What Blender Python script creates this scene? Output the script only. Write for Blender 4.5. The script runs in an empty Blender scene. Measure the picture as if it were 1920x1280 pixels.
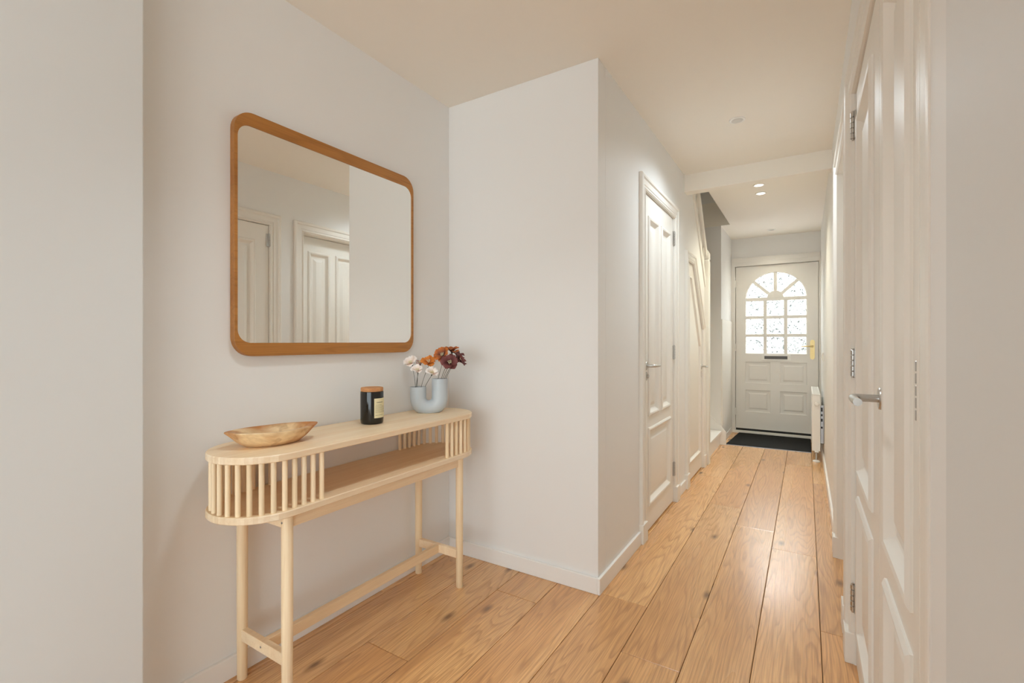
import bpy, bmesh, math, random
from math import sin, cos, pi, radians, sqrt, atan2
from mathutils import Vector, Matrix
from mathutils.geometry import tessellate_polygon

random.seed(7)
SC = bpy.context.scene
COL = SC.collection

# ------------------------------------------------------------------ camera, world, lights, exposure
CAM_H = 1.2
YAW = radians(31.88)
cam_d = bpy.data.cameras.new('camera')
cam_d.sensor_width = 36.0
cam_d.lens = 886.0 / 1920.0 * 36.0
cam_d.clip_start = 0.02
cam = bpy.data.objects.new('camera', cam_d)
COL.objects.link(cam)
cam.location = (0, 0, CAM_H)
cam.rotation_euler = (radians(90), 0, YAW)
SC.camera = cam

w = bpy.data.worlds.new('overcast_sky')
SC.world = w
w.use_nodes = True
bg = w.node_tree.nodes['Background']
bg.inputs['Color'].default_value = (0.87, 0.985, 0.97, 1)
bg.inputs['Strength'].default_value = 4.0

SC.view_settings.view_transform = 'Standard'
SC.view_settings.look = 'None'
SC.view_settings.gamma = 1.0
SC.view_settings.use_curve_mapping = False
SC.view_settings.exposure = -0.03
SC.cycles.max_bounces = 14
SC.cycles.diffuse_bounces = 10
SC.cycles.glossy_bounces = 6
SC.cycles.transparent_max_bounces = 12
SC.cycles.sample_clamp_indirect = 6.0


def area(name, loc, rot, sx, sy, energy, color):
    l = bpy.data.lights.new(name, 'AREA')
    l.shape = 'RECTANGLE'
    l.size, l.size_y = sx, sy
    l.energy = energy
    l.color = color
    o = bpy.data.objects.new(name, l)
    COL.objects.link(o)
    o.location = loc
    o.rotation_euler = rot
    return o


# daylight through the wide living-room window behind the camera, and at the front door; the other lamps are added fill
area('living_room_daylight', (0.6, -4.45, 1.12), (radians(90), 0, 0), 4.6, 2.15, 50, (0.72, 0.80, 1.0))
area('side_fill_light', (3.1, -2.8, 1.12), (radians(90), 0, radians(90)), 2.6, 2.15, 37, (0.42, 0.74, 1.0))  # added fill lamp in front of a solid side wall
area('front_door_daylight', (-0.33, 7.9, 2.95), (radians(-50), 0, 0), 2.4, 1.0, 1250, (0.94, 0.98, 1.0))
area('front_door_low_fill', (-0.33, 8.3, 0.15), (radians(-128), 0, 0), 2.6, 1.5, 330, (0.96, 0.93, 1.0))  # added upward fill lamp, kept below the sight lines through the panes
area('upstairs_fill_light', (-1.3, 3.4, 4.6), (0, 0, 0), 0.7, 0.7, 1.5, (1.0, 0.85, 0.60))  # added to brighten the stairwell, no window is built up there


def spot(name, loc, energy, color, cone=100, blend=0.9, parent=None):
    l = bpy.data.lights.new(name, 'SPOT')
    l.energy = energy
    l.color = color
    l.spot_size = radians(cone)
    l.spot_blend = blend
    l.shadow_soft_size = 0.10
    o = bpy.data.objects.new(name, l)
    COL.objects.link(o)
    o.location = loc
    if parent is not None:
        o.parent = parent
    return o


# added fill spot over the console nook, without a fixture (above the frame)
spot('nook_fill_spot', (-0.80, 1.05, 2.53), 54, (0.83, 0.94, 1.0), 112, 1.0)
HALL_SPOT = (46, (1.0, 0.95, 0.74))
HALL_FILL_NEAR = (76, (0.82, 0.93, 1.0))  # fill put in under the unlit fixture before the beam


# ------------------------------------------------------------------ materials
def new_mat(name):
    m = bpy.data.materials.new(name)
    m.use_nodes = True
    nt = m.node_tree
    return m, nt, nt.nodes['Principled BSDF']


def N(nt, typ, **kw):
    n = nt.nodes.new(typ)
    for k, v in kw.items():
        setattr(n, k, v)
    return n


def L(nt, a, b):
    nt.links.new(a, b)


def hexlin(r, g, b):
    f = lambda c: (c / 255 / 12.92) if c / 255 <= 0.04045 else ((c / 255 + 0.055) / 1.055) ** 2.4
    return (f(r), f(g), f(b), 1)


def paint(name, col, rough, bump=0.0, scale=60, spec=0.5):
    m, nt, b = new_mat(name)
    b.inputs['Base Color'].default_value = (*col, 1)
    b.inputs['Roughness'].default_value = rough
    b.inputs['Specular IOR Level'].default_value = spec
    tc = N(nt, 'ShaderNodeTexCoord')
    nz = N(nt, 'ShaderNodeTexNoise')
    nz.inputs['Scale'].default_value = scale
    nz.inputs['Detail'].default_value = 4
    L(nt, tc.outputs['Object'], nz.inputs['Vector'])
    if bump:
        bp = N(nt, 'ShaderNodeBump')
        bp.inputs['Strength'].default_value = bump
        bp.inputs['Distance'].default_value = 0.002
        L(nt, nz.outputs['Fac'], bp.inputs['Height'])
        L(nt, bp.outputs['Normal'], b.inputs['Normal'])
    mr = N(nt, 'ShaderNodeMapRange')
    mr.inputs['To Min'].default_value = max(rough - 0.05, 0)
    mr.inputs['To Max'].default_value = rough + 0.05
    L(nt, nz.outputs['Fac'], mr.inputs['Value'])
    L(nt, mr.outputs['Result'], b.inputs['Roughness'])
    return m


def metal(name, col, rough):
    m, nt, b = new_mat(name)
    b.inputs['Base Color'].default_value = (*col, 1)
    b.inputs['Metallic'].default_value = 1.0
    tc = N(nt, 'ShaderNodeTexCoord')
    nz = N(nt, 'ShaderNodeTexNoise')
    nz.inputs['Scale'].default_value = 90
    L(nt, tc.outputs['Object'], nz.inputs['Vector'])
    mr = N(nt, 'ShaderNodeMapRange')
    mr.inputs['To Min'].default_value = rough * 0.8
    mr.inputs['To Max'].default_value = rough * 1.25
    L(nt, nz.outputs['Fac'], mr.inputs['Value'])
    L(nt, mr.outputs['Result'], b.inputs['Roughness'])
    return m


def wood(name, light, mid, dark, stretch=(5.5, 0.55, 5.5), rings=14.0, ring_amt=0.5, fibre=(170, 6, 170),
         fibre_amt=0.3, rough=0.38, tone=0.12, knots=False, bump=0.12, lines=None, spec=0.5, coat=0.0):
    """grain that runs along the axis with the small stretch value; every object takes its own offset and tone"""
    m, nt, b = new_mat(name)
    tc = N(nt, 'ShaderNodeTexCoord')
    oi = N(nt, 'ShaderNodeObjectInfo')
    off = N(nt, 'ShaderNodeVectorMath', operation='SCALE')
    off.inputs[0].default_value = (31.7, 57.3, 17.9)
    L(nt, oi.outputs['Random'], off.inputs['Scale'])
    add = N(nt, 'ShaderNodeVectorMath', operation='ADD')
    L(nt, tc.outputs['Object'], add.inputs[0])
    L(nt, off.outputs['Vector'], add.inputs[1])

    def scaled(s):
        v = N(nt, 'ShaderNodeVectorMath', operation='MULTIPLY')
        v.inputs[1].default_value = s
        L(nt, add.outputs['Vector'], v.inputs[0])
        return v.outputs['Vector']

    low = N(nt, 'ShaderNodeTexNoise')
    low.inputs['Scale'].default_value = 1.0
    low.inputs['Detail'].default_value = 2.5
    low.inputs['Roughness'].default_value = 0.45
    low.inputs['Distortion'].default_value = 0.25
    L(nt, scaled(stretch), low.inputs['Vector'])
    mul = N(nt, 'ShaderNodeMath', operation='MULTIPLY')
    mul.inputs[1].default_value = rings
    L(nt, low.outputs['Fac'], mul.inputs[0])
    fr = N(nt, 'ShaderNodeMath', operation='FRACT')
    L(nt, mul.outputs[0], fr.inputs[0])
    rr = N(nt, 'ShaderNodeValToRGB')
    rr.color_ramp.elements[0].position = 0.0
    rr.color_ramp.elements[0].color = (0, 0, 0, 1)
    rr.color_ramp.elements[1].position = 1.0
    rr.color_ramp.elements[1].color = (0.0, 0.0, 0.0, 1)
    e = rr.color_ramp.elements.new(0.55)
    e.color = (0.15, 0.15, 0.15, 1)
    e = rr.color_ramp.elements.new(0.86)
    e.color = (1, 1, 1, 1)
    L(nt, fr.outputs[0], rr.inputs['Fac'])

    fib = N(nt, 'ShaderNodeTexNoise')
    fib.inputs['Scale'].default_value = 1.0
    fib.inputs['Detail'].default_value = 3
    L(nt, scaled(fibre), fib.inputs['Vector'])
    fm = N(nt, 'ShaderNodeMapRange')
    fm.inputs['From Min'].default_value = 0.35
    fm.inputs['From Max'].default_value = 0.75
    L(nt, fib.outputs['Fac'], fm.inputs['Value'])

    blot = N(nt, 'ShaderNodeTexNoise')
    blot.inputs['Scale'].default_value = 1.0
    blot.inputs['Detail'].default_value = 2
    L(nt, scaled(tuple(s * 0.45 for s in stretch)), blot.inputs['Vector'])

    mx0 = N(nt, 'ShaderNodeMix', data_type='RGBA')
    mx0.inputs['A'].default_value = light
    mx0.inputs['B'].default_value = mid
    bm_ = N(nt, 'ShaderNodeMapRange')
    bm_.inputs['From Min'].default_value = 0.38
    bm_.inputs['From Max'].default_value = 0.62
    L(nt, blot.outputs['Fac'], bm_.inputs['Value'])
    L(nt, bm_.outputs['Result'], mx0.inputs['Factor'])

    ra = N(nt, 'ShaderNodeMath', operation='MULTIPLY')
    ra.inputs[1].default_value = ring_amt
    L(nt, rr.outputs['Color'], ra.inputs[0])
    mx1 = N(nt, 'ShaderNodeMix', data_type='RGBA')
    mx1.inputs['B'].default_value = dark
    L(nt, mx0.outputs['Result'], mx1.inputs['A'])
    L(nt, ra.outputs[0], mx1.inputs['Factor'])

    fa = N(nt, 'ShaderNodeMath', operation='MULTIPLY')
    fa.inputs[1].default_value = fibre_amt
    L(nt, fm.outputs['Result'], fa.inputs[0])
    mx2 = N(nt, 'ShaderNodeMix', data_type='RGBA')
    mx2.inputs['B'].default_value = dark
    L(nt, mx1.outputs['Result'], mx2.inputs['A'])
    L(nt, fa.outputs[0], mx2.inputs['Factor'])
    out = mx2.outputs['Result']

    if coat:
        b.inputs['Coat Weight'].default_value = coat
        b.inputs['Coat Roughness'].default_value = 0.2
    if knots:
        vo = N(nt, 'ShaderNodeTexVoronoi', voronoi_dimensions='2D')
        vo.inputs['Scale'].default_value = 1.0
        L(nt, scaled((3.2, 1.35, 3.2)), vo.inputs['Vector'])
        kr = N(nt, 'ShaderNodeValToRGB')
        kr.color_ramp.elements[0].position = 0.015
        kr.color_ramp.elements[0].color = (0.85, 0.85, 0.85, 1)
        kr.color_ramp.elements[1].position = 0.075
        kr.color_ramp.elements[1].color = (0, 0, 0, 1)
        L(nt, vo.outputs['Distance'], kr.inputs['Fac'])
        # only some of the cells hold a knot
        sel = N(nt, 'ShaderNodeSeparateColor')
        L(nt, vo.outputs['Color'], sel.inputs['Color'])
        gt = N(nt, 'ShaderNodeMath', operation='GREATER_THAN')
        gt.inputs[1].default_value = 0.55
        L(nt, sel.outputs[0], gt.inputs[0])
        km = N(nt, 'ShaderNodeMath', operation='MULTIPLY')
        L(nt, kr.outputs['Color'], km.inputs[0])
        L(nt, gt.outputs[0], km.inputs[1])
        mx3 = N(nt, 'ShaderNodeMix', data_type='RGBA')
        mx3.inputs['B'].default_value = tuple(c * 0.5 for c in dark[:3]) + (1,)
        L(nt, out, mx3.inputs['A'])
        L(nt, km.outputs[0], mx3.inputs['Factor'])
        out = mx3.outputs['Result']

    if lines is not None:                                   # glued bamboo strips: a faint tone step every few mm
        ax, step, amt = lines
        sp = N(nt, 'ShaderNodeSeparateXYZ')
        L(nt, tc.outputs['Object'], sp.inputs[0])
        ml = N(nt, 'ShaderNodeMath', operation='MULTIPLY')
        ml.inputs[1].default_value = 1.0 / step
        L(nt, sp.outputs[ax], ml.inputs[0])
        fl = N(nt, 'ShaderNodeMath', operation='FLOOR')
        L(nt, ml.outputs[0], fl.inputs[0])
        wn = N(nt, 'ShaderNodeTexWhiteNoise', noise_dimensions='1D')
        L(nt, fl.outputs[0], wn.inputs['W'])
        lm = N(nt, 'ShaderNodeMath', operation='MULTIPLY')
        lm.inputs[1].default_value = amt
        L(nt, wn.outputs['Value'], lm.inputs[0])
        mx4 = N(nt, 'ShaderNodeMix', data_type='RGBA')
        mx4.inputs['B'].default_value = dark
        L(nt, out, mx4.inputs['A'])
        L(nt, lm.outputs[0], mx4.inputs['Factor'])
        out = mx4.outputs['Result']

    hsv = N(nt, 'ShaderNodeHueSaturation')
    tr = N(nt, 'ShaderNodeMapRange')
    tr.inputs['To Min'].default_value = 1.0 - tone
    tr.inputs['To Max'].default_value = 1.0 + tone
    L(nt, oi.outputs['Random'], tr.inputs['Value'])
    L(nt, tr.outputs['Result'], hsv.inputs['Value'])
    L(nt, out, hsv.inputs['Color'])
    L(nt, hsv.outputs['Color'], b.inputs['Base Color'])
    rm = N(nt, 'ShaderNodeMapRange')
    rm.inputs['To Min'].default_value = rough - 0.06
    rm.inputs['To Max'].default_value = rough + 0.1
    L(nt, blot.outputs['Fac'], rm.inputs['Value'])
    L(nt, rm.outputs['Result'], b.inputs['Roughness'])
    bp = N(nt, 'ShaderNodeBump')
    bp.inputs['Strength'].default_value = bump
    bp.inputs['Distance'].default_value = 0.001
    L(nt, fm.outputs['Result'], bp.inputs['Height'])
    L(nt, bp.outputs['Normal'], b.inputs['Normal'])
    b.inputs['Specular IOR Level'].default_value = spec
    return m


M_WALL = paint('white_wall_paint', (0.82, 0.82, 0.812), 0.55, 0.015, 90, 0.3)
M_WALL_END = paint('pale_grey_wall_paint', (0.71, 0.72, 0.715), 0.55, 0.015, 90, 0.3)  # greyer than the other walls, only on the two passage wall ends
M_CEIL = paint('ceiling_paint', (0.88, 0.845, 0.78), 0.7, 0.04, 90, 0.2)
M_TRIM = paint('satin_cream_paint', (0.82, 0.795, 0.745), 0.42)
M_DOORW = paint('front_door_paint', (0.80, 0.78, 0.74), 0.38)
M_SKIRT = paint('skirting_paint', (0.86, 0.85, 0.83), 0.32)
M_STEEL = metal('brushed_steel', (0.55, 0.54, 0.52), 0.3)
M_BRASS = metal('polished_brass', (0.70, 0.55, 0.27), 0.38)
M_DARK = paint('dark_gap', (0.02, 0.02, 0.02), 0.8)
M_DSTEEL = metal('grey_bracket_steel', (0.42, 0.43, 0.45), 0.4)
M_OAK = wood('oiled_oak_floor', hexlin(238, 189, 130), hexlin(222, 167, 108), hexlin(148, 98, 52),
             stretch=(6.5, 0.6, 6.5), rings=25, ring_amt=0.44, fibre=(260, 6, 260), fibre_amt=0.55,
             rough=0.25, tone=0.075, knots=True, bump=0.12, spec=0.6, coat=0.6)
M_BAMBOO = wood('bamboo_boards', hexlin(248, 228, 196), hexlin(243, 218, 182), hexlin(208, 168, 120),
                stretch=(30, 1.2, 30), rings=4, ring_amt=0.15, fibre=(260, 7, 260), fibre_amt=0.22, rough=0.42,
                tone=0.03, lines=('X', 0.012, 0.16))
M_BAMBOO_EDGE = wood('bamboo_board_edge', hexlin(252, 236, 210), hexlin(245, 224, 192), hexlin(206, 168, 122),
                     stretch=(30, 1.2, 30), rings=4, ring_amt=0.12, fibre=(240, 30, 240), fibre_amt=0.15, rough=0.45,
                     tone=0.02, lines=('X', 0.0085, 0.34))
M_BAMBOO_V = wood('bamboo_round_bars', hexlin(249, 231, 200), hexlin(243, 220, 182), hexlin(212, 174, 126),
                  stretch=(40, 40, 1.6), rings=4, ring_amt=0.16, fibre=(260, 260, 8), fibre_amt=0.22, rough=0.42,
                  tone=0.05)
M_FRAME = wood('mirror_frame_oak', hexlin(186, 128, 62), hexlin(172, 114, 50), hexlin(126, 76, 28),
               stretch=(1.2, 14, 14), rings=7, ring_amt=0.3, fibre=(7, 240, 240), fibre_amt=0.3, rough=0.4, tone=0.03)
M_BOWL = wood('teak_root_bowl', hexlin(240, 212, 166), hexlin(190, 126, 68), hexlin(146, 92, 46),
              stretch=(16, 26, 24), rings=2.2, ring_amt=0.35, fibre=(30, 150, 120), fibre_amt=0.25, rough=0.5, tone=0.02)
M_CORK = wood('cork_lid', hexlin(204, 150, 100), hexlin(190, 132, 84), hexlin(150, 96, 54),
              stretch=(60, 60, 60), rings=3, ring_amt=0.2, fibre=(160, 160, 160), fibre_amt=0.3, rough=0.75, tone=0.02)


def solid(name, col, rough=0.5, spec=0.5, **kw):
    m = paint(name, col, rough, kw.get('bump', 0.0), kw.get('scale', 60), spec)
    return m


M_JAR = solid('black_glass', (0.012, 0.011, 0.009), 0.1)
M_LABEL = solid('cream_paper', hexlin(226, 216, 176)[:3], 0.7)
M_INK = solid('grey_ink', (0.16, 0.15, 0.11), 0.7)
M_VASE = solid('pale_blue_ceramic', hexlin(194, 203, 210)[:3], 0.38, bump=0.05, scale=400)
M_VASE_IN = solid('vase_inside', (0.10, 0.10, 0.10), 0.8)
M_MAT = solid('black_coir', (0.012, 0.012, 0.011), 0.95, 0.2, bump=1.0, scale=500)
M_FLAP = solid('dark_grey_flap', (0.11, 0.105, 0.10), 0.4)
M_RAD = solid('radiator_enamel', (0.84, 0.83, 0.80), 0.3)
M_PLASTIC = solid('white_plastic', (0.85, 0.84, 0.81), 0.35)
M_STEM = solid('dark_green_stem', (0.045, 0.05, 0.03), 0.6)
M_STAMEN = solid('cream_stamen', (0.78, 0.74, 0.5), 0.6)

# mirror glass
M_MIRROR, _nt, _b = new_mat('mirror_silver')
_b.inputs['Base Color'].default_value = (0.90, 0.90, 0.87, 1)
_b.inputs['Metallic'].default_value = 1.0
_b.inputs['Roughness'].default_value = 0.0


def petal_mat(name, inner, outer, sub=0.0):
    """colour runs from the throat to the rim of each petal (own coordinates of the petal)"""
    m, nt, b = new_mat(name)
    tc = N(nt, 'ShaderNodeTexCoord')
    sp = N(nt, 'ShaderNodeSeparateXYZ')
    L(nt, tc.outputs['Generated'], sp.inputs[0])
    nz = N(nt, 'ShaderNodeTexNoise')
    nz.inputs['Scale'].default_value = 7
    L(nt, tc.outputs['Generated'], nz.inputs['Vector'])
    ad = N(nt, 'ShaderNodeMath', operation='MULTIPLY_ADD')
    ad.inputs[1].default_value = 0.5
    L(nt, nz.outputs['Fac'], ad.inputs[0])
    L(nt, sp.outputs['X'], ad.inputs[2])
    mr = N(nt, 'ShaderNodeMapRange')
    mr.inputs['From Min'].default_value = 0.35
    mr.inputs['From Max'].default_value = 1.15
    L(nt, ad.outputs[0], mr.inputs['Value'])
    mx = N(nt, 'ShaderNodeMix', data_type='RGBA')
    mx.inputs['A'].default_value = inner
    mx.inputs['B'].default_value = outer
    L(nt, mr.outputs['Result'], mx.inputs['Factor'])
    L(nt, mx.outputs['Result'], b.inputs['Base Color'])
    b.inputs['Roughness'].default_value = 0.65
    return m


M_PET_W = petal_mat('white_blush_petal', hexlin(244, 222, 206), hexlin(250, 246, 242))
M_PET_P = petal_mat('mauve_petal', hexlin(196, 150, 134), hexlin(208, 178, 168))
M_PET_O = petal_mat('orange_petal', hexlin(196, 104, 30), hexlin(226, 142, 58))
M_PET_OB = petal_mat('orange_and_burgundy_petal', hexlin(96, 46, 42), hexlin(206, 116, 46))
M_PET_B = petal_mat('burgundy_petal', hexlin(84, 34, 34), hexlin(124, 66, 64))

# textured front door glass
M_GLASS, nt, _b = new_mat('rippled_door_glass')
nt.nodes.remove(_b)
outn = nt.nodes['Material Output']
tc = N(nt, 'ShaderNodeTexCoord')
nz = N(nt, 'ShaderNodeTexNoise')
nz.inputs['Scale'].default_value = 38
nz.inputs['Detail'].default_value = 3
nz.inputs['Distortion'].default_value = 1.6
L(nt, tc.outputs['Object'], nz.inputs['Vector'])
bp = N(nt, 'ShaderNodeBump')
bp.inputs['Strength'].default_value = 0.9
bp.inputs['Distance'].default_value = 0.01
L(nt, nz.outputs['Fac'], bp.inputs['Height'])
tr = N(nt, 'ShaderNodeBsdfTransparent')
gr_ = N(nt, 'ShaderNodeValToRGB')
gr_.color_ramp.elements[0].position = 0.34
gr_.color_ramp.elements[0].color = (0.19, 0.19, 0.19, 1)
gr_.color_ramp.elements[1].position = 0.50
gr_.color_ramp.elements[1].color = (0.90, 0.90, 0.89, 1)
L(nt, nz.outputs['Fac'], gr_.inputs['Fac'])
L(nt, gr_.outputs['Color'], tr.inputs['Color'])
rf = N(nt, 'ShaderNodeBsdfRefraction')
L(nt, gr_.outputs['Color'], rf.inputs['Color'])
rf.inputs['IOR'].default_value = 1.45
rf.inputs['Roughness'].default_value = 0.02
L(nt, bp.outputs['Normal'], rf.inputs['Normal'])
gl = N(nt, 'ShaderNodeBsdfGlossy')
gl.inputs['Roughness'].default_value = 0.05
L(nt, bp.outputs['Normal'], gl.inputs['Normal'])
m1 = N(nt, 'ShaderNodeMixShader')
m1.inputs[0].default_value = 0.5
L(nt, tr.outputs[0], m1.inputs[1])
L(nt, rf.outputs[0], m1.inputs[2])
m2 = N(nt, 'ShaderNodeMixShader')
m2.inputs[0].default_value = 0.06
L(nt, m1.outputs[0], m2.inputs[1])
L(nt, gl.outputs[0], m2.inputs[2])
L(nt, m2.outputs[0], outn.inputs['Surface'])

M_LAMP, nt, _b = new_mat('lit_lamp_lens')
_b.inputs['Base Color'].default_value = (0.9, 0.9, 0.88, 1)
_b.inputs['Emission Color'].default_value = (1.0, 0.97, 0.92, 1)
_b.inputs['Emission Strength'].default_value = 3.0
M_LENS = solid('unlit_lamp_lens', (0.72, 0.70, 0.66), 0.15)


# ------------------------------------------------------------------ mesh helpers
class MB:
    def __init__(s):
        s.v, s.f, s.mi = [], [], []
        s.cur = 0

    def add(s, verts, faces):
        o = len(s.v)
        s.v += [tuple(p) for p in verts]
        s.f += [tuple(i + o for i in f) for f in faces]
        s.mi += [s.cur] * len(faces)
        return s

    def box(s, x0, x1, y0, y1, z0, z1):
        vs = [(x, y, z) for z in (z0, z1) for y in (y0, y1) for x in (x0, x1)]
        return s.add(vs, [(0, 2, 3, 1), (4, 5, 7, 6), (0, 1, 5, 4), (2, 6, 7, 3), (0, 4, 6, 2), (1, 3, 7, 5)])

    def plate(s, outer, holes, y0, y1):
        """solid plate in the x-z plane between depths y0 (front) and y1, with holes"""
        loops = [outer] + list(holes)
        tris = tessellate_polygon([[Vector((p[0], p[1], 0)) for p in lp] for lp in loops])
        flat = [p for lp in loops for p in lp]
        n = len(flat)
        vs = [(p[0], y0, p[1]) for p in flat] + [(p[0], y1, p[1]) for p in flat]
        fs = [tuple(t) for t in tris] + [tuple(i + n for i in reversed(t)) for t in tris]
        o = 0
        for lp in loops:
            k = len(lp)
            for i in range(k):
                a, b = o + i, o + (i + 1) % k
                fs.append((a, b, b + n, a + n))
            o += k
        return s.add(vs, fs)

    def flat(s, poly, z0, z1):
        """horizontal slab with outline poly"""
        tris = tessellate_polygon([[Vector((p[0], p[1], 0)) for p in poly]])
        n = len(poly)
        vs = [(p[0], p[1], z0) for p in poly] + [(p[0], p[1], z1) for p in poly]
        fs = [tuple(reversed(t)) for t in tris] + [tuple(i + n for i in t) for t in tris]
        fs += [(i, (i + 1) % n, (i + 1) % n + n, i + n) for i in range(n)]
        return s.add(vs, fs)

    def loft(s, rings, cap0=True, cap1=True, closed=True):
        n = len(rings[0])
        vs = [p for r in rings for p in r]
        fs = []
        for k in range(len(rings) - 1):
            for i in range(n if closed else n - 1):
                a, b = k * n + i, k * n + (i + 1) % n
                fs.append((a, b, b + n, a + n))
        if cap0:
            fs.append(tuple(reversed(range(n))))
        if cap1:
            fs.append(tuple(range((len(rings) - 1) * n, len(rings) * n)))
        return s.add(vs, fs)

    def lathe(s, prof, n=24, c=(0, 0, 0), axis='z', cap0=True, cap1=True):
        rings = []
        for r, z in prof:
            ring = []
            for i in range(n):
                a = 2 * pi * i / n
                p = (r * cos(a), r * sin(a), z)
                if axis == 'y':
                    p = (p[0], p[2], p[1])
                elif axis == 'x':
                    p = (p[2], p[0], p[1])
                ring.append((p[0] + c[0], p[1] + c[1], p[2] + c[2]))
            rings.append(ring)
        return s.loft(rings, cap0, cap1)

    def tube(s, pts, r, n=10, cap=True):
        pts = [Vector(p) for p in pts]
        rs = r if isinstance(r, (list, tuple)) else [r] * len(pts)
        rings = []
        up = None
        for i, p in enumerate(pts):
            t = (pts[min(i + 1, len(pts) - 1)] - pts[max(i - 1, 0)]).normalized()
            if up is None:
                up = Vector((0, 0, 1)) if abs(t.z) < 0.9 else Vector((1, 0, 0))
            a = t.cross(up).normalized()
            b2 = a.cross(t).normalized()
            up = b2
            rings.append([tuple(p + (a * cos(2 * pi * k / n) + b2 * sin(2 * pi * k / n)) * rs[i]) for k in range(n)])
        return s.loft(rings, cap, cap)

    def sweep(s, path, prof, closed=False):
        """mitred profile along a path in the x-z plane; profile = (offset to the left of travel, depth y)"""
        n = len(path)
        P = [Vector((p[0], p[1])) for p in path]
        rings = []
        for i in range(n):
            if closed:
                a = (P[i] - P[i - 1]).normalized()
                b2 = (P[(i + 1) % n] - P[i]).normalized()
            else:
                a = (P[i] - P[i - 1]).normalized() if i else (P[1] - P[0]).normalized()
                b2 = (P[i + 1] - P[i]).normalized() if i < n - 1 else a
            na, nb = Vector((-a.y, a.x)), Vector((-b2.y, b2.x))
            mvec = (na + nb)
            mvec = mvec / max(1e-6, (1 + na.dot(nb)))
            rings.append([(P[i].x + mvec.x * o, y, P[i].y + mvec.y * o) for o, y in prof])
        if closed:
            rings.append(rings[0])
        return s.loft(rings, not closed, not closed)

    def build(s, name, mats, parent=None, smooth=None, bevel=0.0, seg=2, weld=False, recalc=True):
        me = bpy.data.meshes.new(name)
        me.from_pydata(s.v, [], s.f)
        if not isinstance(mats, (list, tuple)):
            mats = [mats]
        for m in mats:
            me.materials.append(m)
        me.polygons.foreach_set('material_index', s.mi)
        bm = bmesh.new()
        bm.from_mesh(me)
        if weld:
            bmesh.ops.remove_doubles(bm, verts=bm.verts, dist=1e-5)
        if recalc:
            bmesh.ops.recalc_face_normals(bm, faces=bm.faces)
        if smooth:
            for f in bm.faces:
                f.smooth = True
            for e in bm.edges:
                if len(e.link_faces) == 2 and e.calc_face_angle(0) > radians(smooth):
                    e.smooth = False
        bm.to_mesh(me)
        bm.free()
        o = bpy.data.objects.new(name, me)
        COL.objects.link(o)
        if parent is not None:
            o.parent = parent
        if bevel:
            md = o.modifiers.new('soft_edges', 'BEVEL')
            md.width = bevel
            md.segments = seg
            md.limit_method = 'ANGLE'
            md.angle_limit = radians(40)
        return o


def tag(o, label, cat, group=None, kind=None):
    o['label'] = label
    o['category'] = cat
    if group:
        o['group'] = group
    if kind:
        o['kind'] = kind
    return o


def thing(name, label, cat, loc=(0, 0, 0), rotz=0.0, group=None, kind=None):
    o = bpy.data.objects.new(name, None)
    o.empty_display_size = 0.05
    COL.objects.link(o)
    o.location = loc
    o.rotation_euler = (0, 0, rotz)
    return tag(o, label, cat, group, kind)


def struct(name, mb, mat, label, cat, **kw):
    return tag(mb.build(name, mat, **kw), label, cat, kind='structure')


def copy_obj(o, parent):
    c = o.copy()
    COL.objects.link(c)
    c.parent = parent
    return c


def inset(poly, d):
    """offset a convex counter-clockwise polygon inwards"""
    n = len(poly)
    out = []
    for i in range(n):
        p0, p1, p2 = Vector(poly[i - 1]), Vector(poly[i]), Vector(poly[(i + 1) % n])
        a, b2 = (p1 - p0).normalized(), (p2 - p1).normalized()
        na, nb = Vector((-a.y, a.x)), Vector((-b2.y, b2.x))
        m = (na + nb) / max(1e-6, 1 + na.dot(nb))
        out.append((p1.x + m.x * d, p1.y + m.y * d))
    return out


def rect(x0, x1, z0, z1):
    return [(x0, z0), (x1, z0), (x1, z1), (x0, z1)]


def panel(poly, mat, parent, steps):
    """moulded door panel filling the opening poly: nested loops (inset, depth), then the flat field"""
    mb = MB()
    rings = [[(p[0], y, p[1]) for p in inset(poly, d)] for d, y in steps]
    mb.loft(rings, False, True)
    return mb.build('panel', mat, parent, smooth=15)


BOLECTION = [(-0.008, 0.0), (-0.008, -0.005), (0.002, -0.011), (0.012, -0.009), (0.018, -0.001), (0.030, 0.010),
             (0.034, 0.012), (0.050, 0.012), (0.075, 0.003), (0.077, 0.0025)]
FLATPANEL = [(0.0, 0.0), (0.0, 0.004), (0.006, 0.009), (0.012, 0.010), (0.035, 0.010), (0.052, 0.004), (0.053, 0.004)]

CASING = [(0.003, 0.02), (0.003, -0.010), (0.010, -0.017), (0.018, -0.010), (0.026, -0.010), (0.030, -0.014), (0.062, -0.014),
          (0.068, -0.022), (0.080, -0.024), (0.088, -0.020), (0.090, -0.012), (0.090, 0.0), (0.090, 0.02)]
JAMB = [(0.0, -0.003), (0.0, 0.095), (0.028, 0.095), (0.028, -0.003)]
STOP = [(-0.014, 0.044), (-0.014, 0.09), (0.002, 0.09), (0.002, 0.044)]


def hinge(parent, x, z, y=0.0, h=0.1, mat=None, plates=True):
    mb = MB()
    k = h / 5
    for i in range(5):
        z0 = z - h / 2 + i * k
        mb.lathe([(0.0066, z0 + 0.0012), (0.0080, z0 + 0.0022), (0.0080, z0 + k - 0.0022), (0.0066, z0 + k - 0.0012)], 12, (x, y - 0.006, 0))
    mb.lathe([(0.0045, z - h / 2 - 0.004), (0.0045, z + h / 2 + 0.004)], 10, (x, y - 0.006, 0))
    if plates:
        mb.box(x - 0.020, x + 0.020, y - 0.0025, y + 0.002, z - h / 2, z + h / 2)
    return mb.build('hinge', mat or M_STEEL, parent, smooth=35)


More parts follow.
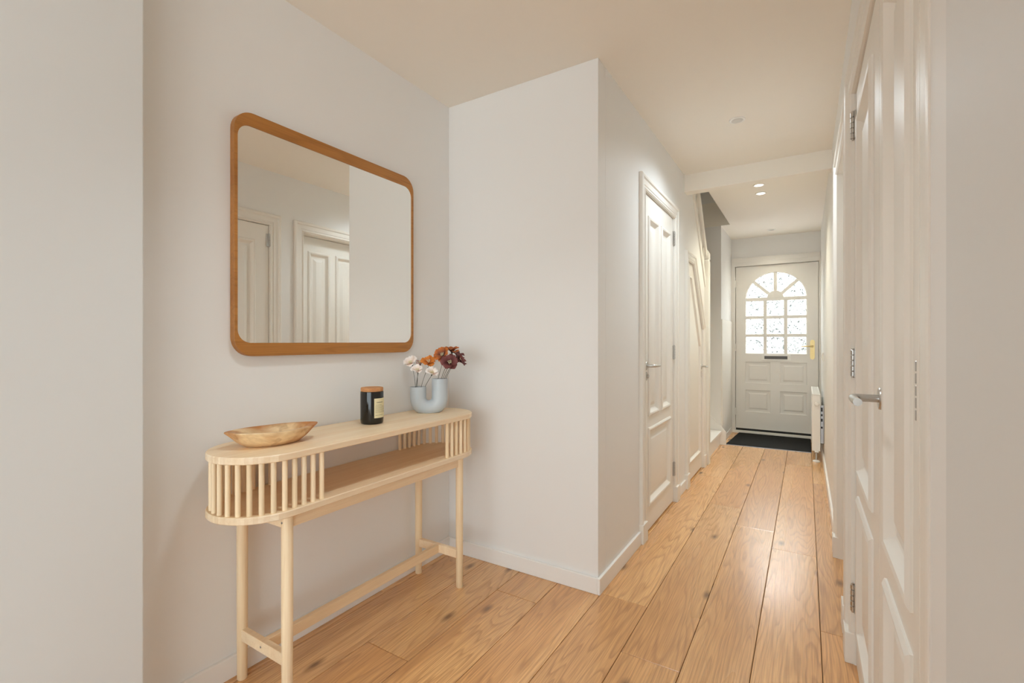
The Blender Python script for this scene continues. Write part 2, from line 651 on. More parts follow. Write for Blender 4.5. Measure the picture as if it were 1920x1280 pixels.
def lever(parent, x, z, direction, y=0.0, mat=None, r=0.0095, length=0.11):
    """round rose, neck and a bent lever running to +x or -x"""
    mb = MB()
    mb.lathe([(0.0265, y), (0.0265, y - 0.007), (0.0245, y - 0.0095), (0.013, y - 0.0095)], 28, (x, 0, z), 'y')
    d = direction
    pts = [(x, y - 0.005, z), (x, y - 0.045, z), (x + d * 0.006, y - 0.055, z), (x + d * 0.018, y - 0.060, z),
           (x + d * 0.06, y - 0.060, z), (x + d * length, y - 0.058, z)]
    mb.tube(pts, [r, r, r * 1.03, r, r * 0.98, r * 0.95], 14)
    return mb.build('handle', mat or M_STEEL, parent, smooth=40)


# ------------------------------------------------------------------ main dimensions
H = 2.55
XW = -1.751      # wall behind the console
YB = 2.125       # wall facing the camera
XL = -0.839      # left side of the corridor
XR = 0.155       # right side of the corridor
YF = 6.87        # front wall
YN = 5.97        # wall at the foot of the stairs
T = 0.11

# ------------------------------------------------------------------ floor
fl = MB().box(-4.6, 3.2, -4.6, 7.2, -0.10, -0.014)
floor = struct('floor', fl, M_DARK, 'oiled oak plank floor running down the hall to the front door', 'floor')
SEAM0, PW = 0.051, 0.22
JOINTS = {0: [2.34, 4.75], 1: [0.9, 3.13, 5.35], 2: [1.05, 3.40], 3: [1.777, 3.755], 4: [2.137, 4.5], 5: [0.75, 2.95],
          6: [1.9], 7: [1.30], 8: [0.55], 9: [1.6], -1: [1.2, 3.4]}
GAP = 0.0011


def plank(x0, x1, y0, y1):
    g, c = GAP, 0.0016
    x0, x1, y0, y1 = x0 + g, x1 - g, y0 + g * 0.7, y1 - g * 0.7
    ring = lambda d, z: [(x0 + d, y0 + d, z), (x1 - d, y0 + d, z), (x1 - d, y1 - d, z), (x0 + d, y1 - d, z)]
    mb = MB().loft([ring(0, -0.014), ring(0, -c * 0.8), ring(c, 0.0)], False, True)
    return mb.build('plank', M_OAK, floor)


for k in range(-1, 10):
    x1 = SEAM0 + PW - k * PW
    cuts = [-0.6] + JOINTS[k] + [6.95]
    for a, b_ in zip(cuts[:-1], cuts[1:]):
        plank(x1 - PW, x1, a, b_)
MB().box(-4.5, 3.1, -4.5, -0.605, -0.014, 0.0).build('plank', M_OAK, floor)

# ------------------------------------------------------------------ walls
YL0 = 0.60     # end of the passage the camera stands in
XPL, XPR = -1.63, 0.112
struct('wall_left', MB().box(XW - T, XW, YL0 - 0.06, YB + T, 0, H), M_WALL, 'white wall behind the bamboo console table', 'wall')
struct('wall_passage_left', MB().box(-2.2, XPL, -0.5, YL0, 0, H), M_WALL_END, 'white wall end at the left edge of the picture', 'wall', bevel=0.004)
struct('wall_passage_right', MB().box(XPR, 0.6, -0.5, 0.597, 0, H), M_WALL_END, 'white wall end at the right edge of the picture', 'wall', bevel=0.004)
struct('wall_back', MB().box(XW, XL - 0.0, YB, YB + 0.10, 0, H), M_WALL, 'white wall at the end of the console nook', 'wall', bevel=0.002)

# corridor left wall with a doorway, a cupboard opening and a slope cut along the stairs (drawn in a frame turned into the corridor)
D1A, D1B, D1H = 2.866, 3.641, 2.118
CPA, CPB, CPH, CPS = 4.10, 4.78, 1.872, 4.35
SLOPE = 1.30
CPZ = CPH - SLOPE * (CPB - CPS)
q = 0.022
outer = [(YB + 0.099, 0), (D1A - q, 0), (D1A - q, D1H + q), (D1B + q, D1H + q), (D1B + q, 0), (CPA - q, 0), (CPA - q, CPH + q), (CPS + q * 0.5, CPH + q),
         (CPB + q, CPZ + q * 0.5), (CPB + q, 0),
         (4.90, 0), (4.90, 2.52 - SLOPE * (4.90 - 4.345)), (4.345, 2.52), (4.345, H), (YB + 0.099, H)]
wl = MB().plate(outer, [], 0, T)
o = struct('wall_hall_left', wl, M_WALL, 'white corridor wall with two painted doors and stairs above', 'wall')
o.location = (XL, 0, 0)
o.rotation_euler = (0, 0, pi / 2)

# right wall with a double door and a deep-set door
DRA, DRB = 1.0, 2.16
DCA, DCB = 2.46, 3.17
outer = [(-7.0, 0), (-DCB - q, 0), (-DCB - q, D1H + q), (-DCA + q, D1H + q), (-DCA + q, 0), (-DRB - q, 0), (-DRB - q, D1H + q), (-DRA + q, D1H + q), (-DRA + q, 0),
         (-0.59, 0), (-0.59, H), (-7.0, H)]
wr = MB().plate(outer, [], 0, 0.16)
o = struct('wall_right', wr, M_WALL, 'white corridor wall on the right with a double door', 'wall')
o.location = (XR, 0, 0)
o.rotation_euler = (0, 0, -pi / 2)

FDX0, FDX1, FDZ0, FDZ1 = -0.787, 0.130, 0.062, 2.178
FO = 0.006
FQ = FO + 0.01
front = [(-2.0, 0), (FDX0 - FQ, 0), (FDX0 - FQ, FDZ1 + FQ), (FDX1 + FQ, FDZ1 + FQ), (FDX1 + FQ, 0), (0.5, 0), (0.5, H), (-2.0, H)]
o = struct('wall_front', MB().plate(front, [], 0, 0.25), M_WALL, 'white wall around the front door', 'wall')
o.location = (0, YF, 0)

struct('wall_stair_foot', MB().box(-1.95, XL, YN, YF, 0, H + 0.0), M_WALL, 'white wall at the foot of the stairs', 'wall', bevel=0.003)
struct('wall_stair_side', MB().box(-1.95, XW, YB + T, YN, 0, 5.0), M_WALL, 'white wall on the far side of the stairs', 'wall')
# upstairs shell round the stairwell
up = MB()
up.box(-1.95, -0.645, YN, YN + 0.1, H + 0.02, 5.0)
up.box(-0.738, -0.645, 4.0, YN + 0.03, H + 0.02, 5.0)
up.box(-1.75, -0.645, 2.3, 2.4, H + 0.3, 5.0)
up.box(-0.83, -0.72, 2.4, 4.0, H + 0.3, 5.0)
struct('wall_upstairs', up, M_WALL, 'shaded upper wall seen up the stairwell', 'wall')
struct('ceiling_upstairs', MB().box(-1.95, -0.645, 2.3, YN + 0.1, 5.0, 5.1), M_CEIL, 'ceiling over the stairwell', 'ceiling')

# rooms that are not seen but carry the light: living room behind the camera
lr = MB()
lr.box(-4.7, -4.6, -4.6, -0.5, 0, H)
lr.box(3.2, 3.3, -4.6, -0.5, 0, H)
lr.box(-4.6, -2.2, -0.5, -0.4, 0, H)
lr.box(0.6, 3.2, -0.5, -0.4, 0, H)
struct('wall_living_room', lr, M_WALL, 'white living room walls behind the camera', 'wall')
o = struct('wall_rear', MB().plate(rect(-4.6, 3.2, 0, H), [rect(-1.7, 2.9, 0.04, 2.25)], 0, 0.1), M_WALL,
           'living room window wall behind the camera', 'wall')
o.location = (0, -4.6, 0)

# ceiling with the stairwell opening (drawn flat)
ce = MB()
hole = [(XW - 0.05, 2.45), (XL - 0.001, 2.45), (XL - 0.001, 4.10), (-0.745, 4.10), (-0.745, YN - 0.002), (XW - 0.05, YN - 0.002)]
loops = [[Vector((-4.7, -4.6, 0)), Vector((3.3, -4.6, 0)), Vector((3.3, 7.1, 0)), Vector((-4.7, 7.1, 0))], [Vector((p[0], p[1], 0)) for p in hole]]
tris = tessellate_polygon(loops)
fl_ = [p for lp in loops for p in lp]
nn = len(fl_)
fs = [tuple(t) for t in tris] + [tuple(i + nn for i in reversed(t)) for t in tris]
o_ = 0
for lp in loops:
    for i in range(len(lp)):
        a, b_ = o_ + i, o_ + (i + 1) % len(lp)
        fs.append((a, b_, b_ + nn, a + nn))
    o_ += len(lp)
ce.add([(p.x, p.y, H) for p in fl_] + [(p.x, p.y, H + 0.28) for p in fl_], fs)
struct('ceiling', ce, M_CEIL, 'plain white ceiling over the hall', 'ceiling')
struct('beam', MB().box(XL - 0.05, XR + 0.02, 4.0, 4.10, 2.413, H + 0.01), M_CEIL, 'white boxed beam crossing the corridor ceiling', 'beam', bevel=0.004)

# ------------------------------------------------------------------ skirting
SK_H, SK_T = 0.078, 0.014


def skirting(name, x0, x1, y0, y1, label, h=SK_H):
    return struct(name, MB().box(x0, x1, y0, y1, 0, h), M_SKIRT, label, 'baseboard', bevel=0.003)


skirting('baseboard_left', XW, XW + SK_T, YL0, YB, 'white skirting board behind the console table')
skirting('baseboard_back', XW + SK_T, XL, YB - SK_T, YB, 'white skirting board under the nook end wall')
skirting('baseboard_hall_left', XL, XL + SK_T, YB - SK_T, D1A - 0.093, 'white skirting board beside the first panelled door')
skirting('baseboard_hall_middle', XL, XL + SK_T, D1B + 0.093, CPA - 0.083, 'short white skirting board between the two left doors')
skirting('baseboard_right', XR - SK_T, XR, DCB + 0.095, YF - 0.03, 'white skirting board along the right corridor wall')
skirting('baseboard_foot', XL, XL + SK_T, YN + 0.02, YF - 0.03, 'short white skirting board left of the doormat')
skirting('baseboard_right_middle', XR - SK_T, XR, DRB + 0.095, DCA - 0.095, 'short white skirting board between the right-hand doors')
struct('trim_1', MB().box(XL, XL + 0.010, YN + 0.015, YF - 0.04, SK_H, 1.46), M_TRIM, 'white dado boarding left of the front door', 'trim', bevel=0.003)


# ------------------------------------------------------------------ panelled doors
def leaf_mesh(outer, holes, th=0.04):
    return MB().plate(outer, [inset(h, -0.0) for h in holes], 0.0, th)


def door_frame(parent, path, far_scale=None, plinth=True, casing=CASING, jamb=True, stop=True):
    """casing, lining and door stop; path runs up the left side, over the head and down the right side.
    left of travel = outwards for a path running right-to-left, so offsets are negated"""
    mb = MB()
    neg = lambda pr: [(-a, b) for a, b in pr]
    pth = path
    out = lambda pr: pr
    mb.sweep(pth, out(casing))
    if far_scale is not None:
        x0, x1, f0, f1 = far_scale
        nv = []
        for (x, y, z) in mb.v:
            f = f0 + (f1 - f0) * (x - x0) / (x1 - x0)
            nv.append((x, y * f if y < 0 else y, z))
        mb.v = nv
    c = mb.build('casing', M_TRIM, parent, smooth=25)
    mb = MB()
    if jamb:
        mb.sweep(pth, JAMB)
    if stop:
        mb.sweep(pth, STOP)
    if mb.v:
        mb.build('jamb', M_TRIM, parent)
    if plinth:
        for (px, pz), sgn in ((path[0], -1), (path[-1], 1)):
            x0, x1 = sorted((px + sgn * 0.001, px + sgn * 0.094))
            f = 1.0
            if far_scale is not None:
                f = far_scale[2] + (far_scale[3] - far_scale[2]) * (px - far_scale[0]) / (far_scale[1] - far_scale[0])
            MB().box(x0, x1, -0.028 * f, 0.02, 0, 0.115).build('plinth_block', M_TRIM, parent, bevel=0.003)
    return c


def doorway_path(x0, x1, z):
    return [(x0, 0.0), (x0, z), (x1, z), (x1, 0.0)]


LZ = (0.012, 2.114)
UP, LO = (0.737, 1.982), (0.17, 0.648)

# door 1: corridor left, four... two tall upper panels over one wide panel
W1 = D1B - D1A
d1 = thing('door_1', 'cream panelled door nearest on the left corridor wall with lever handle', 'door', (XL, D1A, 0), pi / 2, kind='structure')
ps = [rect(0.115, 0.345, *UP), rect(0.430, W1 - 0.115, *UP), rect(0.115, W1 - 0.115, *LO)]
lf = leaf_mesh(rect(0.003, W1 - 0.003, *LZ), ps).build('leaf', M_TRIM, d1)
lf.location = (0, 0.004, 0)
for p_ in ps:
    panel(p_, M_TRIM, lf, BOLECTION)
door_frame(d1, doorway_path(0, W1, D1H))
for z in (0.25, 1.12, 1.97):
    hinge(d1, W1 - 0.004, z, 0.002, 0.1)
lever(lf, 0.055, 1.05, 1)
mb = MB().lathe([(0.0265, 0), (0.0265, -0.007), (0.024, -0.009), (0.012, -0.009), (0.011, -0.020), (0.008, -0.022)], 24, (0.055, 0, 0.985), 'y')
mb.build('lock_rose', M_STEEL, lf, smooth=35)
MB().box(-0.0005, 0.0025, 0.0, 0.022, 0.93, 1.09).build('strike_plate', M_STEEL, d1)

# door 2: under-stairs cupboard with a sloping head
WC = CPB - CPA
sl = CPS - CPA
d2 = thing('door_2', 'cream cupboard door with sloping top under the stairs', 'door', (XL, CPA, 0), pi / 2, kind='structure')
g = 0.003
ol = inset([(0, 0.010), (WC, 0.010), (WC, CPZ), (sl, CPH), (0, CPH)], g)
pp = [(0.09, 0.17), (WC - 0.10, 0.17), (WC - 0.10, CPZ - 0.155), (sl - 0.07, CPH - 0.125), (0.09, CPH - 0.125)]
lf = leaf_mesh(ol, [pp]).build('leaf', M_TRIM, d2)
lf.location = (0, 0.004, 0)
panel(pp, M_TRIM, lf, [(a * 0.5 if a > 0 else a, b) for a, b in BOLECTION])
door_frame(d2, [(0, 0), (0, CPH), (sl, CPH), (WC, CPZ), (WC, 0)], casing=[(a * 0.85, b) for a, b in CASING])
for z in (0.27, 1.72):
    hinge(d2, 0.004, z, 0.002, 0.1)
lever(lf, WC - 0.045, 0.965, -1, length=0.09, r=0.008)
MB().box(WC - 0.056, WC - 0.036, -0.004, 0.0, 0.86, 0.92).build('key_plate', M_STEEL, lf, bevel=0.002)

# door 3: double door on the right (local x runs towards the camera)
WD = DRB - DRA
JO = DRB - 1.51
d3 = thing('door_3', 'cream double door at the right edge with steel hinges and lever', 'door', (XR, DRB, 0), -pi / 2, kind='structure')
psA = [rect(0.115, JO - 0.125, *UP), rect(0.115, JO - 0.125, *LO)]
psB = [rect(JO + 0.140, WD - 0.07, *UP), rect(JO + 0.140, WD - 0.07, *LO)]
lfa = leaf_mesh(rect(0.003, JO - 0.0015, *LZ), psA).build('leaf', M_TRIM, d3)
lfb = leaf_mesh(rect(JO + 0.0015, WD - 0.003, *LZ), psB).build('leaf', M_TRIM, d3)
for q in (lfa, lfb):
    q.location = (0, 0.003, 0)
for p_ in psA:
    panel(p_, M_TRIM, lfa, BOLECTION)
for p_ in psB:
    panel(p_, M_TRIM, lfb, BOLECTION)
door_frame(d3, doorway_path(0, WD, D1H), far_scale=(0, WD, 1.15, 0.22))
for z in (0.25, 1.12, 2.0):
    hinge(d3, 0.003, z, -0.001, 0.1)
    hinge(d3, WD + 0.001, z, 0.0095, 0.1, plates=False)
lever(lfb, JO + 0.072, 1.062, 1)

# door 4: deep-set door further along the right wall
W4 = DCB - DCA
d4 = thing('door_4', 'cream door set back in the right corridor wall beyond the double door', 'door', (XR, DCB, 0), -pi / 2, kind='structure')
ps = [rect(0.11, W4 / 2 - 0.04, *UP), rect(W4 / 2 + 0.04, W4 - 0.11, *UP), rect(0.11, W4 - 0.11, *LO)]
lf = leaf_mesh(rect(0.003, W4 - 0.003, *LZ), ps).build('leaf', M_TRIM, d4)
lf.location = (0, 0.085, 0)
for p_ in ps:
    panel(p_, M_TRIM, lf, BOLECTION)
door_frame(d4, doorway_path(0, W4, D1H), stop=False)
lever(lf, 0.06, 1.05, 1)
mb = MB().sweep(doorway_path(0, W4, D1H), [(-0.014, 0.128), (-0.014, 0.158), (0.002, 0.158), (0.002, 0.128)])
mb.sweep(doorway_path(0, W4, D1H), [(0.0, 0.0955), (0.0, 0.158), (0.028, 0.158), (0.028, 0.0955)])
mb.build('jamb', M_TRIM, d4)

# ------------------------------------------------------------------ front door
d5 = thing('door_5', 'white front door with an arched window of small rippled panes and brass handle', 'door', (FDX0, YF, 0), 0, kind='structure')
WF = FDX1 - FDX0
gx0, gx1, gz0, gzs = 0.112, 0.799, 1.044, 1.745
gcx, gr = (gx0 + gx1) / 2, (gx1 - gx0) / 2
arch = [(gx0, gz0), (gx1, gz0)] + [(gcx + gr * cos(a), gzs + gr * sin(a)) for a in [pi * i / 28 for i in range(29)]]
lowp = [rect(0.112, 0.402, 0.66, 0.934), rect(0.507, 0.799, 0.66, 0.934), rect(0.112, 0.402, 0.285, 0.568), rect(0.507, 0.799, 0.285, 0.568)]
lf = MB().plate(rect(0, WF, FDZ0, FDZ1), [arch] + lowp, 0.0, 0.045).build('leaf', M_DOORW, d5)
lf.location = (0, 0.012, 0)
for p_ in lowp:
    panel(p_, M_DOORW, lf, FLATPANEL)
# bead round the glass
MB().sweep(arch, [(0.0, 0.004), (0.0, 0.030), (0.008, 0.030), (0.008, 0.012)], closed=True).build('bead', M_DOORW, lf, smooth=25)
mw = 0.0195
xs = [gx0 + gr * 2 / 3, gx0 + gr * 4 / 3]
zs = [gz0 + (gzs - gz0) / 3, gz0 + (gzs - gz0) * 2 / 3]


def muntin(poly, d=0.0):
    MB().plate(poly, [], 0.006 + d, 0.038 - d).build('muntin', M_DOORW, lf, bevel=0.003, seg=1)


for x in xs:
    muntin(rect(x - mw, x + mw, gz0, gzs))
for z in zs:
    muntin(rect(gx0, gx1, z - mw, z + mw), 0.0012)
muntin(rect(gx0, gx1, gzs - 0.022, gzs + 0.022), -0.001)
RA = [radians(43), radians(90), radians(137)]
for a in RA:
    d_ = Vector((cos(a), sin(a)))
    n_ = Vector((-sin(a), cos(a)))
    c_ = Vector((gcx, gzs))
    pts = [c_ + d_ * 0.06 - n_ * mw, c_ + d_ * (gr - 0.002) - n_ * mw, c_ + d_ * (gr - 0.002) + n_ * mw, c_ + d_ * 0.06 + n_ * mw]
    muntin([(p.x, p.y) for p in pts], 0.0006 + 0.0004 * a)
muntin([(gcx + 0.093 * cos(pi * i / 16), gzs + 0.093 * sin(pi * i / 16) + 0.012) for i in range(17)], -0.002)
# panes, one by one
PY0, PY1 = 0.020, 0.025
ex = [gx0 + 0.001] + xs + [gx1 - 0.001]
ez = [gz0 + 0.001] + zs + [gzs]
for i in range(3):
    for j in range(3):
        MB().plate(rect(ex[i], ex[i + 1], ez[j], ez[j + 1]), [], PY0, PY1).build('pane', M_GLASS, lf)
aa = [0.0] + RA + [pi]
for a0, a1 in zip(aa[:-1], aa[1:]):
    pts = [(gcx, gzs)] + [(gcx + (gr - 0.001) * cos(a0 + (a1 - a0) * i / 8), gzs + (gr - 0.001) * sin(a0 + (a1 - a0) * i / 8)) for i in range(9)]
    MB().plate(pts, [], PY0, PY1).build('pane', M_GLASS, lf)
# letter flap
bx = (0.303, 0.625)
MB().plate(rect(bx[0], bx[1], 0.958, 1.030), [rect(bx[0] + 0.03, bx[1] - 0.035, 0.974, 1.014)], -0.008, 0.0).build('letter_plate', M_PLASTIC, lf, bevel=0.002)
MB().box(bx[0] + 0.03, bx[1] - 0.035, -0.004, -0.0005, 0.974, 1.014).build('letter_flap', M_FLAP, lf)
# brass handle
hx = 0.855
pts = [(hx + 0.024 * cos(a) * 1.0, 1.195 + 0.026 * sin(a)) for a in [pi * i / 10 for i in range(11)]]
pts += [(hx + 0.024 * cos(a), 1.005 + 0.026 * sin(a)) for a in [pi + pi * i / 10 for i in range(11)]]
mb = MB().plate(pts, [], -0.006, 0.0)
mb.lathe([(0.013, -0.006), (0.012, -0.02), (0.0095, -0.03)], 16, (hx, 0, 1.14), 'y')
mb.tube([(hx, -0.03, 1.14), (hx, -0.042, 1.14), (hx - 0.012, -0.048, 1.141), (hx - 0.06, -0.048, 1.141), (hx - 0.115, -0.045, 1.137)],
        [0.009, 0.009, 0.009, 0.0075, 0.006], 12)
mb.lathe([(0.008, -0.006), (0.0075, -0.0085)], 12, (hx, 0, 1.06), 'y')
mb.build('handle', M_BRASS, lf, smooth=35)
for z in (0.28, 1.12, 1.96):
    hinge(d5, -0.004, z, 0.004, 0.09, M_DOORW)
# frame, threshold, black strip drawn in for the dark gap under the door
FR = [(0.0, 0.06), (0.0, -0.014), (0.008, -0.020), (0.050, -0.020), (0.052, -0.012), (0.052, 0.03)]
MB().sweep(doorway_path(-FO, WF + FO, FDZ1 + FO), FR).build('casing', M_DOORW, d5, smooth=25)
MB().sweep(doorway_path(-FO, WF + FO, FDZ1 + FO), [(-0.016, 0.058), (-0.016, 0.10), (0.003, 0.10), (0.003, 0.058)]).build('jamb', M_DOORW, d5)
MB().box(-0.05, WF + 0.02, -0.022, 0.012, FDZ1 + 0.055, FDZ1 + 0.115).build('head_board', M_DOORW, d5, bevel=0.004)
MB().box(-0.06, WF + 0.02, -0.03, 0.10, 0.0, 0.034).build('threshold', M_DOORW, d5, bevel=0.004)
MB().box(0.0, WF, 0.016, 0.05, 0.034, FDZ0 - 0.001).build('under_door_gap', M_DARK, d5)

# garden outside, behind the panes
struct('ground_outside', MB().box(-6, 6, 7.12, 22, -0.25, -0.12), paint('grey_paving', (0.35, 0.34, 0.32), 0.8), 'pale paving outside the front door', 'ground')
bm = bmesh.new()
bmesh.ops.create_icosphere(bm, subdivisions=3, radius=1.0)
rb = random.Random(3)
for v in bm.verts:
    k = 1 + 0.22 * sin(9 * v.co.x + 4 * v.co.z) * cos(7 * v.co.y + 5 * v.co.z) + rb.uniform(-0.08, 0.08)
    v.co = Vector((v.co.x * 0.30 * k, v.co.y * 0.30 * k, v.co.z * 0.66 * k))
me = bpy.data.meshes.new('garden_shrub')
bm.to_mesh(me)
bm.free()
me.materials.append(paint('shrub_green', (0.03, 0.05, 0.02), 0.7, 0.5, 20))
sh = bpy.data.objects.new('garden_shrub', me)
COL.objects.link(sh)
sh.location = (0.06, 9.9, 0.56)
tag(sh, 'dark shrub outside, blurred through the lowest pane beside the brass handle', 'shrub')

# ------------------------------------------------------------------ stairs
st = thing('staircase', 'white painted winder staircase with newel post and banister beyond the cupboard', 'staircase', (XL, 5.0, 0))
lx, ly = XL, 5.0                                   # world to local


def stp(poly, z, rise=0.178):
    MB().flat([(x - lx, y - ly) for x, y in poly], z - 0.032, z).build('tread', M_SKIRT, st, bevel=0.006)


def riser(x0, y0, x1, y1, z0, z1):
    d_ = Vector((x1 - x0, y1 - y0)).normalized()
    n_ = Vector((-d_.y, d_.x)) * 0.016
    pl = [(x0 - lx, y0 - ly), (x1 - lx, y1 - ly), (x1 + n_.x - lx, y1 + n_.y - ly), (x0 + n_.x - lx, y0 + n_.y - ly)]
    MB().flat(pl, z0, z1).build('riser', M_SKIRT, st)


NX, NY = -0.845, 4.99
R1 = 0.165
stp([(NX + 0.015, NY), (NX + 0.015, YN - 0.022), (-1.16, YN - 0.022), (NX - 0.10, NY)], R1)
riser(NX - 0.004, NY, NX - 0.004, YN - 0.022, 0.0, R1 - 0.032)
stp([(NX - 0.06, NY), (-1.10, YN - 0.022), (-1.50, YN - 0.022), (NX - 0.10, NY)], 2 * R1 + 0.02)
riser(NX - 0.07, NY, -1.12, YN - 0.022, R1, 2 * R1 - 0.012)
stp([(NX - 0.07, NY), (-1.46, YN - 0.022), (XW + 0.001, YN - 0.022), (XW + 0.001, 5.45), (NX - 0.11, NY)], 3 * R1 + 0.04)
stp([(NX - 0.08, NY), (XW + 0.001, 5.49), (XW + 0.001, NY), (NX - 0.11, NY - 0.02)], 4 * R1 + 0.06)
riser(NX - 0.08, NY - 0.0, XW + 0.001, 5.46, 3 * R1 + 0.04, 4 * R1 + 0.028)
for i in range(11):
    z = 4 * R1 + 0.06 + 0.19 * (i + 1)
    y1 = 4.99 - 0.19 / SLOPE * i
    stp([(XL - T - 0.002, y1), (XW + 0.001, y1), (XW + 0.001, y1 - 0.19 / SLOPE - 0.03), (XL - T - 0.002, y1 - 0.19 / SLOPE - 0.03)], z)
    riser(XW + 0.001, y1 - 0.03, XL - T - 0.002, y1 - 0.03, z - 0.19, z - 0.032)
# wall string on the foot wall, with a clipped end block
pl = [(-0.785, 0.0), (-0.785, 0.150), (-0.830, 0.205), (-1.20, 0.58), (-1.74, 1.15), (-1.74, 0.62), (-1.0, 0.02), (-0.9, 0.0)]
mb = MB().plate([(x - lx, z) for x, z in pl], [], YN - 0.022 - ly, YN - 0.0005 - ly)
mb.build('wall_string', M_SKIRT, st, bevel=0.003)
# newel post
nw = MB()
nx0, nx1, ny0, ny1 = -0.886 - lx, -0.800 - lx, 4.902 - ly, 4.988 - ly
ring = lambda d, z: [(nx0 + d, ny0 + d, z), (nx1 - d, ny0 + d, z), (nx1 - d, ny1 - d, z), (nx0 + d, ny1 - d, z)]
nw.loft([ring(0, 0), ring(0, 1.985), ring(0.005, 1.99), ring(0.005, 2.0), ring(0, 2.005), ring(0, 2.06), ring(0.022, 2.10)])
nw.build('newel_post', M_TRIM, st, bevel=0.003)
# sloping string capping the cupboard wall, handrail and balusters
sz = lambda y: 2.52 - SLOPE * (y - 4.345)
hz = lambda y: 2.02 + SLOPE * 1.02 * (4.95 - y)
pl = [(4.90, sz(4.90) - 0.07), (4.90, sz(4.90) + 0.035), (4.33, sz(4.33) + 0.035), (4.225, sz(4.225) + 0.035), (4.225, sz(4.225) - 0.07)]


def side_plate(poly, x0, x1, name, bevel=0.004):
    """slab in a y-z outline between two x"""
    mb = MB()
    n = len(poly)
    vs = [(x0 - lx, y - ly, z) for y, z in poly] + [(x1 - lx, y - ly, z) for y, z in poly]
    fs = [tuple(range(n)), tuple(reversed(range(n, 2 * n)))] + [(i, (i + 1) % n, (i + 1) % n + n, i + n) for i in range(n)]
    mb.add(vs, fs)
    return mb.build(name, M_TRIM, st, bevel=bevel)


side_plate(pl, XL - T + 0.0, XL + 0.012, 'string')
side_plate([(4.91, hz(4.91) - 0.06), (4.91, hz(4.91) + 0.03), (4.3, hz(4.3) + 0.03), (4.3, hz(4.3) - 0.06)], -0.880, -0.815, 'handrail', 0.012)
for i in range(6):
    y = 4.84 - 0.105 * i
    side_plate([(y, sz(y) + 0.02), (y, hz(y) - 0.03), (y + 0.032, hz(y + 0.032) - 0.03), (y + 0.032, sz(y + 0.032) + 0.02)], -0.868, -0.836, 'baluster', 0.003)

# ------------------------------------------------------------------ doormat
dm = MB()
pts = [(-0.792, 6.0), (0.050, 6.03), (0.050, 6.832), (-0.745, 6.832)]
dm.flat(pts, 0.0005, 0.011)
tag(dm.build('doormat', M_MAT, bevel=0.004), 'worn black doormat in front of the white front door', 'doormat')
struct('trim_2', MB().flat([(-0.794, 5.985), (0.052, 6.015), (0.052, 6.028), (-0.794, 5.998)], 0.0003, 0.006), M_DSTEEL, 'thin metal strip along the near edge of the doormat', 'trim')

# ------------------------------------------------------------------ radiator
rd = thing('radiator', 'white panel radiator on the right wall beside the front door', 'radiator', (0.088, 5.62, 0))
RX0, RX1, RL, RZ0, RZ1 = -0.036, 0.034, 0.98, 0.115, 0.668
MB().box(RX0, RX0 + 0.012, 0.004, RL - 0.004, RZ0, RZ1 - 0.006).build('front_panel', M_RAD, rd, bevel=0.004)
MB().box(RX1 - 0.012, RX1, 0.004, RL - 0.004, RZ0, RZ1 - 0.006).build('rear_panel', M_RAD, rd, bevel=0.004)
fin = MB()
for i in range(24):
    y = 0.03 + i * (RL - 0.06) / 23
    fin.box(RX0 + 0.012, RX1 - 0.012, y, y + 0.006, RZ0 + 0.02, RZ1 - 0.03)
fin.build('convector_fins', M_RAD, rd)
for y in (0.0, RL - 0.006):
    MB().box(RX0, RX1, y, y + 0.006, RZ0 - 0.01, RZ1 - 0.002).build('side_cover', M_RAD, rd, bevel=0.002)
tg = MB()
tg.box(RX0, RX0 + 0.010, 0, RL, RZ1 - 0.006, RZ1 + 0.002).box(RX1 - 0.010, RX1, 0, RL, RZ1 - 0.006, RZ1 + 0.002)
for i in range(30):
    y = i * (RL - 0.012) / 29
    tg.box(RX0 + 0.010, RX1 - 0.010, y, y + 0.012, RZ1 - 0.006, RZ1 + 0.001)
tg.build('top_grille', M_RAD, rd)
mb = MB().lathe([(0.021, 0.0), (0.021, -0.008), (0.018, -0.016), (0.012, -0.018)], 20, (0.005, 0, 0.575), 'y')
mb.build('vent_cap', M_PLASTIC, rd, smooth=35)
mb = MB().tube([(0.0, 0.02, 0.115), (0.0, -0.005, 0.10), (0.0, -0.012, 0.075), (0.0, -0.012, 0.0)], 0.0075, 10)
mb.tube([(-0.014, -0.012, 0.10), (0.02, -0.012, 0.10)], 0.013, 10)
mb.build('valve', M_STEEL, rd, smooth=40)
MB().lathe([(0.032, 0.0), (0.032, 0.008), (0.024, 0.016), (0.012, 0.02)], 20, (0.0, -0.012, 0)).build('floor_rose', M_PLASTIC, rd, smooth=35)
bk = MB().box(RX1 + 0.001, RX1 + 0.030, 0.02, 0.045, 0.18, 0.56)
bk.build('bracket', M_DSTEEL, rd, bevel=0.002)
for z0, z1 in ((0.50, 0.54), (0.455, 0.475), (0.40, 0.43), (0.33, 0.35)):
    MB().box(RX1 + 0.006, RX1 + 0.02, 0.0185, 0.022, z0, z1).build('bracket_slot', M_DARK, rd)

# light switch on the right wall near the front door
sw = thing('light_switch', 'small white light switch on the right wall above the radiator', 'switch', (XR, 5.86, 1.04), -pi / 2)
MB().box(-0.04, 0.04, -0.010, 0.0, -0.045, 0.045).build('switch_plate', M_PLASTIC, sw, bevel=0.003)
MB().box(-0.024, 0.024, -0.015, -0.0095, -0.03, 0.03).build('rocker', M_PLASTIC, sw, bevel=0.002)

